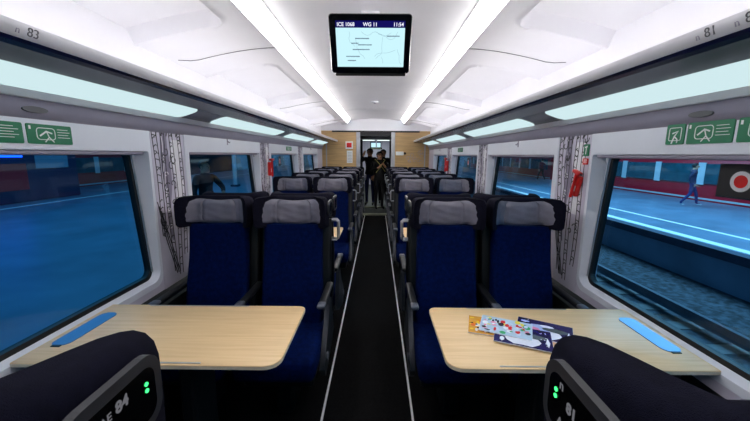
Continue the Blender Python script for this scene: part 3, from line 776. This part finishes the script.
# ------------------------------------------------------------------ signs on the side walls
def wall_sign(s, y0, y1, z0, z1, label, kind, colour='green', cat='sign', group='green emergency signs'):
    x = s * (WX - 0.0)
    root = empty('emergency_sign', (x, (y0 + y1) / 2, (z0 + z1) / 2)); tag(root, label, cat, group)
    th = -s * 0.0105 ; x0 = -s * 0.0
    hy, hz = (y1 - y0) / 2, (z1 - z0) / 2
    MB().loft([[(x0, p[0], p[1]) for p in rr(-hy, hy, -hz, hz, 0.006, 3)], [(th, p[0], p[1]) for p in rr(-hy, hy, -hz, hz, 0.006, 3)]]).obj('plate', M[colour], root)
    mb = MB(); tw = -s * 0.0012
    # d = reading direction along y (left wall reads towards +y, right wall towards -y)
    d = 1 if s < 0 else -1
    def rib(pts, w_): mb.ribbon([(d * p[0], p[1]) for p in pts], w_, th, tw)
    def bx(a, b, c, e): rib([(a, (c + e) / 2), (b, (c + e) / 2)], e - c)
    if kind == 'lines':
        for i in range(5): bx(-hy * .55, hy * (.85 if i % 2 else .7), hz * (.6 - .26 * i) - .001, hz * (.6 - .26 * i) + .0012)
        bx(-hy * .9, -hy * .8, -hz * .75, -hz * .62)
    elif kind == 'window':
        rib([(p[0], p[1]) for p in rr(-hy * .62, hy * .18, -hz * .55, hz * .62, 0.012, 3)] + [(hy * .18, hz * .3)], 0.003)
        rib([(-hy * .5, -hz * .2), (-hy * .2, hz * .3), (hy * .05, hz * .1)], 0.006); rib([(-hy * .2, hz * .3), (-hy * .1, -hz * .3), (hy * .1, -hz * .8)], 0.004)
        rib([(-hy * .1, -hz * .3), (-hy * .3, -hz * .8)], 0.004)
        bx(-hy * .92, -hy * .84, hz * .45, hz * .8)
        for i in range(4): bx(hy * .3, hy * (.88 if i % 2 else .8), hz * (.55 - .28 * i) - .001, hz * (.55 - .28 * i) + .0012)
    elif kind == 'exit':
        rib([(p[0], p[1]) for p in rr(-hy * .65, hy * .65, -hz * .6, hz * .65, 0.006, 3)] + [(hy * .65, hz * .5)], 0.003)
        rib([(-hy * .3, -hz * .9), (-hy * .05, -hz * .2), (hy * .3, hz * .3), (-hy * .3, hz * .1)], 0.006); rib([(-hy * .05, -hz * .2), (hy * .3, -hz * .5), (hy * .3, -hz * .85)], 0.005)
    elif kind == 'hammer':
        rib([(0, -hz * .7), (hy * .1, hz * .6)], 0.006); rib([(-hy * .5, hz * .45), (hy * .5, hz * .62)], 0.009)
    mb.obj('pictogram', M['signwhite'], root)
    return root
wall_sign(-1, 1.055, 1.275, 1.527, 1.604, 'green emergency sign of white text lines at the left edge above the left window', 'lines')
wall_sign(-1, 1.29, 1.478, 1.527, 1.604, 'green emergency window sign with white window pictogram above the left window', 'window')
wall_sign(1, 1.392, 1.478, 1.545, 1.628, 'small square green exit sign above the right window, nearest the red hammer', 'exit')
wall_sign(1, 1.203, 1.380, 1.545, 1.628, 'middle green sign with window pictogram above the right window', 'window')
wall_sign(1, 1.00, 1.190, 1.545, 1.628, 'green emergency sign above the right window cut by the right edge of the photo', 'window')
wall_sign(1, 2.005, 2.050, 1.495, 1.565, 'small green hammer sign on the right pillar above the red hammer box', 'hammer')
wall_sign(1, 2.005, 2.050, 1.445, 1.482, 'small red sign under the green hammer sign on the right pillar', 'lines', 'red', group=None)
wall_sign(-1, 4.95, 5.25, 1.545, 1.605, 'small distant green sign above the third left window', 'window')
wall_sign(1, 4.95, 5.25, 1.545, 1.605, 'small distant green sign above the third right window', 'window')
for s in (-1, 1):     # coat hooks above second and last windows
    for y, w_ in ((3.02, 'second'), (6.75, 'fourth')):
        root = empty('coat_hook', (s * WX, y, 1.60)); tag(root, 'tiny grey coat hook above the %s %s window' % (w_, 'left' if s < 0 else 'right'), 'coat hook', 'coat hooks')
        MB().rbox(*sorted((0, -s * 0.008)), -0.012, 0.012, -0.03, 0.03, 0.003).obj('plate', M['soffit'], root)
        MB().tube([(-s * 0.006, 0, 0.01), (-s * 0.025, 0, -0.012), (-s * 0.03, 0, -0.002)], 0.004, 6).obj('hook', M['soffit'], root)

# emergency hammers in red holders
def hammer(s, y, z, tilt, size, label):
    root = empty('emergency_hammer', (s * (WX - 0.004), y, z)); root.rotation_euler = (tilt, 0, 0); tag(root, label, 'emergency hammer', 'red emergency hammers')
    k = size; q = -s
    MB().rbox(*sorted((0, q * 0.035 * k)), -0.026 * k, 0.026 * k, -0.09 * k, 0.06 * k, 0.008).obj('holder', M['red'], root, True)
    MB().tube([(q * 0.044 * k, 0, -0.10 * k), (q * 0.044 * k, 0, 0.085 * k)], 0.011 * k, 10).obj('shaft', M['red'], root, True)
    h = MB().rbox(*sorted((q * 0.025 * k, q * 0.060 * k)), -0.042 * k, 0.042 * k, 0.075 * k, 0.10 * k, 0.008).obj('hammer_head', M['red'], root, True)
    MB().tube([(q * 0.044 * k, -0.052 * k, 0.0875 * k), (q * 0.044 * k, 0.052 * k, 0.0875 * k)], 0.006 * k, 8).obj('steel_tips', M['dark_metal'], h)
    MB().rbox(*sorted((q * 0.034 * k, q * 0.038 * k)), -0.015 * k, 0.015 * k, -0.05 * k, -0.01 * k, 0.001).obj('instruction_label', M['signwhite'], root)
hammer(1, 2.062, 1.325, math.radians(17), 0.86, 'red emergency hammer in its holder on the nearest right pillar')
hammer(-1, 4.12, 1.33, math.radians(0), 1.1, 'red emergency hammer on the second left pillar')
hammer(1, 5.93, 1.33, math.radians(4), 1.2, 'red emergency hammer on a distant right pillar')

# red-dot break-point stickers on the glass
def target(s, y, z, w_, h_, label):
    root = empty('window_sticker', (s * (GX + 0.0015 + 0.0235), y, z)); tag(root, label, 'sticker', 'break-point stickers on the windows')
    q = -s
    MB().box(*sorted((0, q * 0.001)), -w_ / 2, w_ / 2, -h_ / 2, h_ / 2).obj('black_square', M['rubber'], root)
    for nm, r, m_, t in (('grey_ring', 0.040, M['numgrey'], 0.0016), ('pale_ring', 0.038, M['ringpale'], 0.002), ('red_dot', 0.024, M['red'], 0.0026)):
        MB().prism([(r * math.cos(a), r * math.sin(a)) for a in [i * PI / 14 for i in range(28)]], 'x', 0, q * t).obj(nm, m_, root)
target(1, 1.245, 1.405, 0.17, 0.13, 'black square sticker with red dot in a pale ring on the near right window')
target(-1, 1.17, 1.40, 0.13, 0.13, 'black square sticker with ringed dot on the near left window, at the left edge')
target(1, 5.0, 1.39, 0.12, 0.14, 'black square sticker on the third right window')
target(-1, 4.95, 1.39, 0.12, 0.14, 'black square sticker on the third left window')

# end wall notices
root = empty('emergency_box', (-0.60, YE, 1.72)); tag(root, 'white notice plate with a red emergency symbol on the left wooden end wall', 'sign')
MB().rbox(-0.13, 0.05, -0.02, 0, -0.09, 0.09, 0.008).obj('plate', M['signwhite'], root)
MB().rbox(-0.10, 0.02, -0.032, -0.018, -0.055, 0.055, 0.006).obj('red_panel', M['red'], root)
root = empty('notice', (-0.63, YE, 1.44)); tag(root, 'pale paper notice below the red emergency plate on the end wall', 'notice')
MB().rbox(-0.07, 0.07, -0.008, 0, -0.15, 0.15, 0.003).obj('sheet', M['signwhite'], root)
mb = MB()
for i in range(7): mb.box(-0.05, 0.05, -0.0095, -0.008, 0.10 - 0.035 * i, 0.108 - 0.035 * i)
mb.obj('printed_lines', M['soffit'], root)
root = empty('reservation_box', (0.62, YE, 1.53)); tag(root, 'small white box with a black knob on the right wooden end wall', 'wall box')
MB().rbox(-0.13, 0.06, -0.04, 0, -0.045, 0.045, 0.01).obj('box', M['signwhite'], root)
MB().tube([(0.09, 0, 0.0), (0.09, -0.05, 0.0)], 0.03, 12).obj('knob', M['rubber'], root)
root = empty('wall_drawing', (0.95, YE - 0.001, 1.45)); tag(root, 'faint grey line drawing printed on the right wooden end wall', 'drawing')
mb = MB(); rnd = random.Random(4)
for i in range(12):
    cx, cz, r = rnd.uniform(-.2, .2), rnd.uniform(-.14, .14), rnd.uniform(.03, .08)
    c = curl(cx, cz, r, 1.0, rnd.uniform(0, 6)); mb.tube([(p[0], 0, p[1]) for p in c], 0.0035, 4)
mb.obj('drawn_lines', M['soffit'], root)

# ------------------------------------------------------------------ people
def person(name_label, loc, rz, H, mats, pose, group=None, cat='person', hairlen=0.0, extra=None):
    root = empty('person', loc, rz); tag(root, name_label, cat, group)
    J = {}
    s = H / 1.75
    V = lambda x, y, z: Vector((x * s, y * s, z * s))
    P = dict(pelvis=V(0, 0, .95), waist=V(0, 0, 1.08), chest=V(0, 0, 1.30), neck=V(0, -.01, 1.47), head=V(0, -.03, 1.56), crown=V(0, -.02, 1.68))
    for q, sx in (('l', 1), ('r', -1)):
        P['hip' + q] = V(sx * .09, 0, .90); P['knee' + q] = V(sx * .10, -.02, .50); P['ank' + q] = V(sx * .10, .02, .09); P['toe' + q] = V(sx * .11, -.14, .04)
        P['sh' + q] = V(sx * .18, 0, 1.41); P['el' + q] = V(sx * .24, .02, 1.13); P['wr' + q] = V(sx * .23, -.07, .90)
        P['ha' + q] = V(sx * .22, -.10, .83)
    for k, v_ in pose.items(): P[k] = V(*v_)
    E = [('pelvis', 'waist'), ('waist', 'chest'), ('chest', 'neck'), ('neck', 'head'), ('head', 'crown')]
    for q in 'lr': E += [('pelvis', 'hip' + q), ('hip' + q, 'knee' + q), ('knee' + q, 'ank' + q), ('ank' + q, 'toe' + q), ('chest', 'sh' + q), ('sh' + q, 'el' + q), ('el' + q, 'wr' + q), ('wr' + q, 'ha' + q)]
    RR = dict(pelvis=(.15, .12), waist=(.135, .10), chest=(.16, .12), neck=(.055, .055), head=(.085, .095), crown=(.06, .07), hip=(.095, .10), knee=(.06, .06), ank=(.042, .042), toe=(.04, .03), sh=(.07, .07), el=(.048, .048), wr=(.032, .032), ha=(.035, .02))
    # hands: fingers as short chains from the hand
    names = list(P); me = bpy.data.meshes.new('body'); verts = [P[k] for k in names]
    rad = [RR.get(k, RR.get(k[:-1])) for k in names]; idx = {k: i for i, k in enumerate(names)}; edges = [(idx[a], idx[b]) for a, b in E]
    for q, sx in (('l', 1), ('r', -1)):
        d = (P['ha' + q] - P['wr' + q]).normalized(); side = d.cross(Vector((0, 0, 1)));
        if side.length < .2: side = d.cross(Vector((0, 1, 0)))
        side.normalize()
        for j, ln in enumerate((.055, .07, .065, .05)):
            o_ = side * (j - 1.5) * .019 * s; b0 = len(verts)
            verts += [P['ha' + q] + o_ + d * .025 * s, P['ha' + q] + o_ + d * (.025 + ln) * s + Vector((0, -.012 * s, 0))]; rad += [(.010, .010), (.008, .008)]
            edges += [(idx['ha' + q], b0), (b0, b0 + 1)]
        b0 = len(verts); verts += [P['wr' + q] + d * .03 * s - side * .035 * s, P['wr' + q] + d * .07 * s - side * .05 * s]; rad += [(.012, .012), (.009, .009)]; edges += [(idx['wr' + q], b0), (b0, b0 + 1)]
    me.from_pydata(verts, edges, []); o = bpy.data.objects.new('body', me); C.objects.link(o)
    md = o.modifiers.new('s', 'SKIN'); md.use_smooth_shade = True
    for i, r in enumerate(rad): sv = me.skin_vertices[0].data[i]; sv.radius = (r[0] * s, r[1] * s); sv.use_root = (i == 0)
    o.modifiers.new('u', 'SUBSURF').levels = 2
    ev = o.evaluated_get(bpy.context.evaluated_depsgraph_get()); nm_ = bpy.data.meshes.new_from_object(ev); bpy.data.objects.remove(o)
    nm_.name = 'body'; nm_.materials.clear()
    for m_ in (mats['skin'], mats['top'], mats['legs'], mats['shoe']): nm_.materials.append(m_)
    for p in nm_.polygons:
        p.use_smooth = True; c = p.center; mi = 1
        hands = min((c - P['ha' + q]).length for q in 'lr') < .105 * s and min((c - P['wr' + q]).length for q in 'lr') > 0.0
        if c.z > P['neck'].z - .0 * s and abs(c.x - P['neck'].x) < .14 * s: mi = 0
        if c.z < .93 * s: mi = 2
        if hands: mi = 0
        if c.z < .10 * s: mi = 3
        p.material_index = mi
    b = bpy.data.objects.new('body', nm_); C.objects.link(b); b.parent = root
    # hair cap with length
    hc = P['head'] + Vector((0, .02 * s, .055 * s)); bm = bmesh.new(); bmesh.ops.create_icosphere(bm, subdivisions=3, radius=1)
    for v_ in bm.verts:
        x, y, z = v_.co; zz = z
        if y > -0.1 and z < 0: zz = z * (1 + hairlen * 3)
        v_.co = hc + Vector((x * .098 * s, y * .108 * s, zz * .10 * s))
    kill = [v_ for v_ in bm.verts if (v_.co - hc).y < -.045 * s and (v_.co - hc).z < .035 * s]
    bmesh.ops.delete(bm, geom=kill, context='VERTS')
    hm = bpy.data.meshes.new('hair'); bm.to_mesh(hm); bm.free(); hm.materials.append(mats['hair'])
    for p in hm.polygons: p.use_smooth = True
    ho = bpy.data.objects.new('hair', hm); C.objects.link(ho); ho.parent = root
    so = ho.modifiers.new('t', 'SOLIDIFY'); so.thickness = .012
    # face: nose, eyes, mouth, ears
    f = P['head'] + Vector((0, -.095 * s, .02 * s))
    MB().rbox(f.x - .011 * s, f.x + .011 * s, f.y - .018 * s, f.y + .02 * s, f.z - .028 * s, f.z + .012 * s, .008 * s).obj('nose', mats['skin'], b, True)
    for sx in (-1, 1): MB().rbox(P['head'].x + sx * .088 * s - .008 * s, P['head'].x + sx * .088 * s + .008 * s, f.y + .085 * s, f.y + .115 * s, f.z - .03 * s, f.z + .03 * s, .007 * s).obj('ear', mats['skin'], b, True)
    for sx in (-1, 1): MB().rbox(f.x + sx * .032 * s - .012 * s, f.x + sx * .032 * s + .012 * s, f.y, f.y + .02 * s, f.z + .012 * s, f.z + .022 * s, .004 * s).obj('eye', M['hair'], b)
    MB().rbox(f.x - .022 * s, f.x + .022 * s, f.y + .002 * s, f.y + .02 * s, f.z - .052 * s, f.z - .044 * s, .003 * s).obj('mouth', mats['lips'] if 'lips' in mats else M['redjacket'], b)
    if extra: extra(root, P, s)
    return root
base = dict(skin=M['skin'], top=M['jacket'], legs=M['jacket'], shoe=M['black'], hair=M['hair'])
def straps(root, P, s):
    mb = MB()
    a = P['shl'] + Vector((-.04 * s, -.10 * s, .06 * s)); b_ = P['waist'] + Vector((-.14 * s, -.13 * s, .02 * s))
    mb.tube([P['shl'] + Vector((-.05 * s, 0, .075 * s)), a, (a + b_) / 2 + Vector((0, -.055 * s, 0)), b_], .014 * s, 6)
    a = P['shr'] + Vector((.04 * s, -.10 * s, .06 * s)); b_ = P['waist'] + Vector((.14 * s, -.13 * s, .05 * s))
    mb.tube([P['shr'] + Vector((.05 * s, 0, .075 * s)), a, (a + b_) / 2 + Vector((0, -.055 * s, 0)), b_], .012 * s, 6)
    mb.obj('strap', M['khaki'], root)
    MB().rbox(-.13 * s, .13 * s, .10 * s, .24 * s, 1.0 * s, 1.42 * s, .05 * s).obj('backpack', M['black'], root, True)
person('person in black with dark hair and yellowish straps standing in the doorway', (0.10, 9.15, 0.001), 0.3, 1.62, base,
       dict(ell=(.25, -.10, 1.18), wrl=(.08, -.26, 1.28), hal=(.04, -.29, 1.33), elr=(-.26, -.06, 1.16), wrr=(-.10, -.24, 1.24), har=(-.06, -.27, 1.30)), extra=straps)
person('person in dark clothes with raised arm half hidden left of the one with straps', (-0.17, 9.9, 0.001), -0.2, 1.72, dict(base, legs=M['jeans']),
       dict(ell=(.2, .02, 1.13), wrl=(.17, -.07, .90), hal=(.16, -.1, .83), elr=(-.26, -.12, 1.30), wrr=(-.16, -.20, 1.50), har=(-.13, -.22, 1.56)))
person('person with bare forehead standing furthest back at the right of the doorway', (0.22, 10.3, 0.001), 0.1, 1.70, base, {})
# platform people
PZ = -0.45
walk = dict(kneel=(.10, -.18, .52), ankl=(.10, -.24, .10), toel=(.11, -.40, .06), kneer=(-.10, .04, .50), ankr=(-.10, .30, .14), toer=(-.11, .18, .05), elr=(-.22, .16, 1.15), wrr=(-.2, .10, .92))
pb = dict(base, legs=M['jeans'], top=M['bluejacket'], shoe=M['shoe'])
person('person in blue trousers and white shoes walking on the right platform', (12.6, 13.35, PZ), math.radians(60), 1.75, pb, walk, 'people on the platforms')
person('person in a maroon coat on the platform outside the second right window', (13.0, 26.5, PZ), math.radians(200), 1.78, dict(pb, top=M['redjacket'], legs=M['jacket']), walk, 'people on the platforms')
person('person in dark uniform standing close outside the second left window', (-3.35, 6.55, PZ), math.radians(70), 1.86, dict(base),
       dict(ell=(.22, -.20, 1.2), wrl=(.10, -.32, 1.10), hal=(.06, -.36, 1.08)), 'people on the platforms')

# ------------------------------------------------------------------ outside: platforms, tracks, trains
struct(MB().box(-40, 40, -12, 60, -1.42, -1.30).obj('ground', M['gravel']))
struct(MB().box(-17.0, -1.85, -12, 60, -1.36, PZ).obj('platform_left', M['platform']))
struct(MB().box(7.35, 14.6, -12, 60, -1.36, PZ).obj('platform_right', M['platform']))
struct(MB().box(7.28, 7.55, -12, 60, PZ - 0.18, PZ + 0.004).obj('trim_%d' % n, M['platedge']), 'stone coping along the edge of the right platform'); n += 1
for x, w_ in ((7.62, 0.26), (8.9, 0.14)):
    struct(MB().box(x, x + w_, -12, 60, PZ, PZ + 0.006).obj('trim_%d' % n, M['line']), 'white safety line on the right platform at %.1f metres' % x); n += 1
struct(MB().box(-12.9, -12.75, -12, 60, PZ, PZ + 0.006).obj('trim_%d' % n, M['line']), 'white safety line on the left platform'); n += 1
root = empty('railway_track', (4.6, 0, -1.36)); tag(root, 'empty railway track in the gravel bed outside the right windows', 'railway track')
for x in (-0.75, 0.75):
    MB().prism([(x - .07, .16), (x + .07, .16), (x + .03, .19), (x + .03, .28), (x + .036, .31), (x - .036, .31), (x - .03, .28), (x - .03, .19)], 'y', -12, 60).obj('rail', M['rail'], root)
mb = MB()
for i in range(100): mb.box(-1.25, 1.25, -11 + 0.7 * i, -10.75 + 0.7 * i, -0.02, 0.075)
tag(mb.obj('sleepers', M['sleeper'], root), kind='stuff')
def coach(x, s, y0, y1, label, dz=0.0):
    root = empty('railway_coach', (x, (y0 + y1) / 2, -1.05)); tag(root, label, 'train', 'trains at the other platforms')
    L = (y1 - y0) / 2; q = -s
    MB().prism([(0, .2), (q * 0.0, 1.25), (q * 0.06, 2.2), (s * .3, 3.0), (s * 2.6, 3.0), (s * 2.9, 2.2), (s * 2.9, .2)], 'y', -L, L).obj('body', M['trainred'], root)
    MB().box(*sorted((q * 0.03, q * 0.075)), -L + .5, L - .5, 1.35, 2.25).obj('window_band', M['trainglass'], root)
    for k in range(int(2 * L / 2.4)):
        yy = -L + 1.3 + 2.4 * k
        MB().box(*sorted((q * 0.05, q * 0.09)), yy, yy + 0.35, 1.30, 2.30).obj('window_pillar', M['trainwhite'], root)
    MB().box(*sorted((q * 0.0, q * 0.02)), -L, L, .62, .70).obj('stripe', M['trainwhite'], root)
    MB().box(0.3 if s > 0 else -2.6, 2.6 if s > 0 else -0.3, -L + 1, L - 1, -.2, .2).obj('underframe', M['rubber'], root)
    return root
coach(15.0, 1, 2, 28, 'red regional coach with greenish windows beyond the right platform')
coach(15.0, 1, 29, 54, 'second red coach further along the right platform')
coach(-17.4, -1, 0, 30, 'red coach standing in the dark beyond the left platform')
# platform furniture, left: blue-lit columns and red stair rails
for x, y, lb in ((-8.5, 20.0, 'slim grey canopy column on the left platform'), (10.8, 16.5, 'pale canopy column on the right platform')):
    root = empty('canopy_column', (x, y, PZ)); tag(root, lb, 'column', 'platform columns')
    MB().tube([(0, 0, 0), (0, 0, 4.6)], 0.12, 14).obj('shaft', M['trainwhite'], root, True)
    MB().rbox(-.22, .22, -.22, .22, 0, .12, .03).obj('foot', M['platedge'], root)
root = empty('platform_kiosk', (-14.6, 13.2, PZ)); tag(root, 'dark kiosk with blue and cyan lights on the left platform', 'kiosk')
MB().rbox(-.8, .8, -2.2, 2.2, 0, 2.5, .05).obj('body', M['bluejacket'], root)
k_ = MB().box(.81, .86, -1.9, -.2, 1.75, 2.15).obj('blue_sign', M['bluelamp'], root)
MB().box(.81, .85, .3, 1.7, 1.3, 2.0).obj('display_window', M['cyanlamp'], root)
MB().box(.81, .84, -1.9, -0.1, .5, 1.5).obj('red_panel', M['trainred'], root)
root = empty('stair_railing', (-13.6, 9.2, PZ)); tag(root, 'sloping red stair parapet on the left platform outside the near left window', 'railing')
MB().prism([(-2.2, .1), (2.0, .1), (2.0, .45), (-0.4, 1.15), (-2.2, 1.85), (-2.2, 1.35)], 'x', -.06, .06).obj('parapet', M['trainred'], root)
MB().tube([(0, -2.2, 1.95), (0, -.4, 1.25), (0, 2.0, .55)], .03, 8).obj('handrail', M['silver'], root)
# station back wall far behind
struct(MB().box(-26, -25.8, -12, 60, -1.36, 5).obj('wall_station_left', M['platedge']))
struct(MB().box(26, 26.2, -12, 60, -1.36, 5).obj('wall_station_right', M['platedge']))
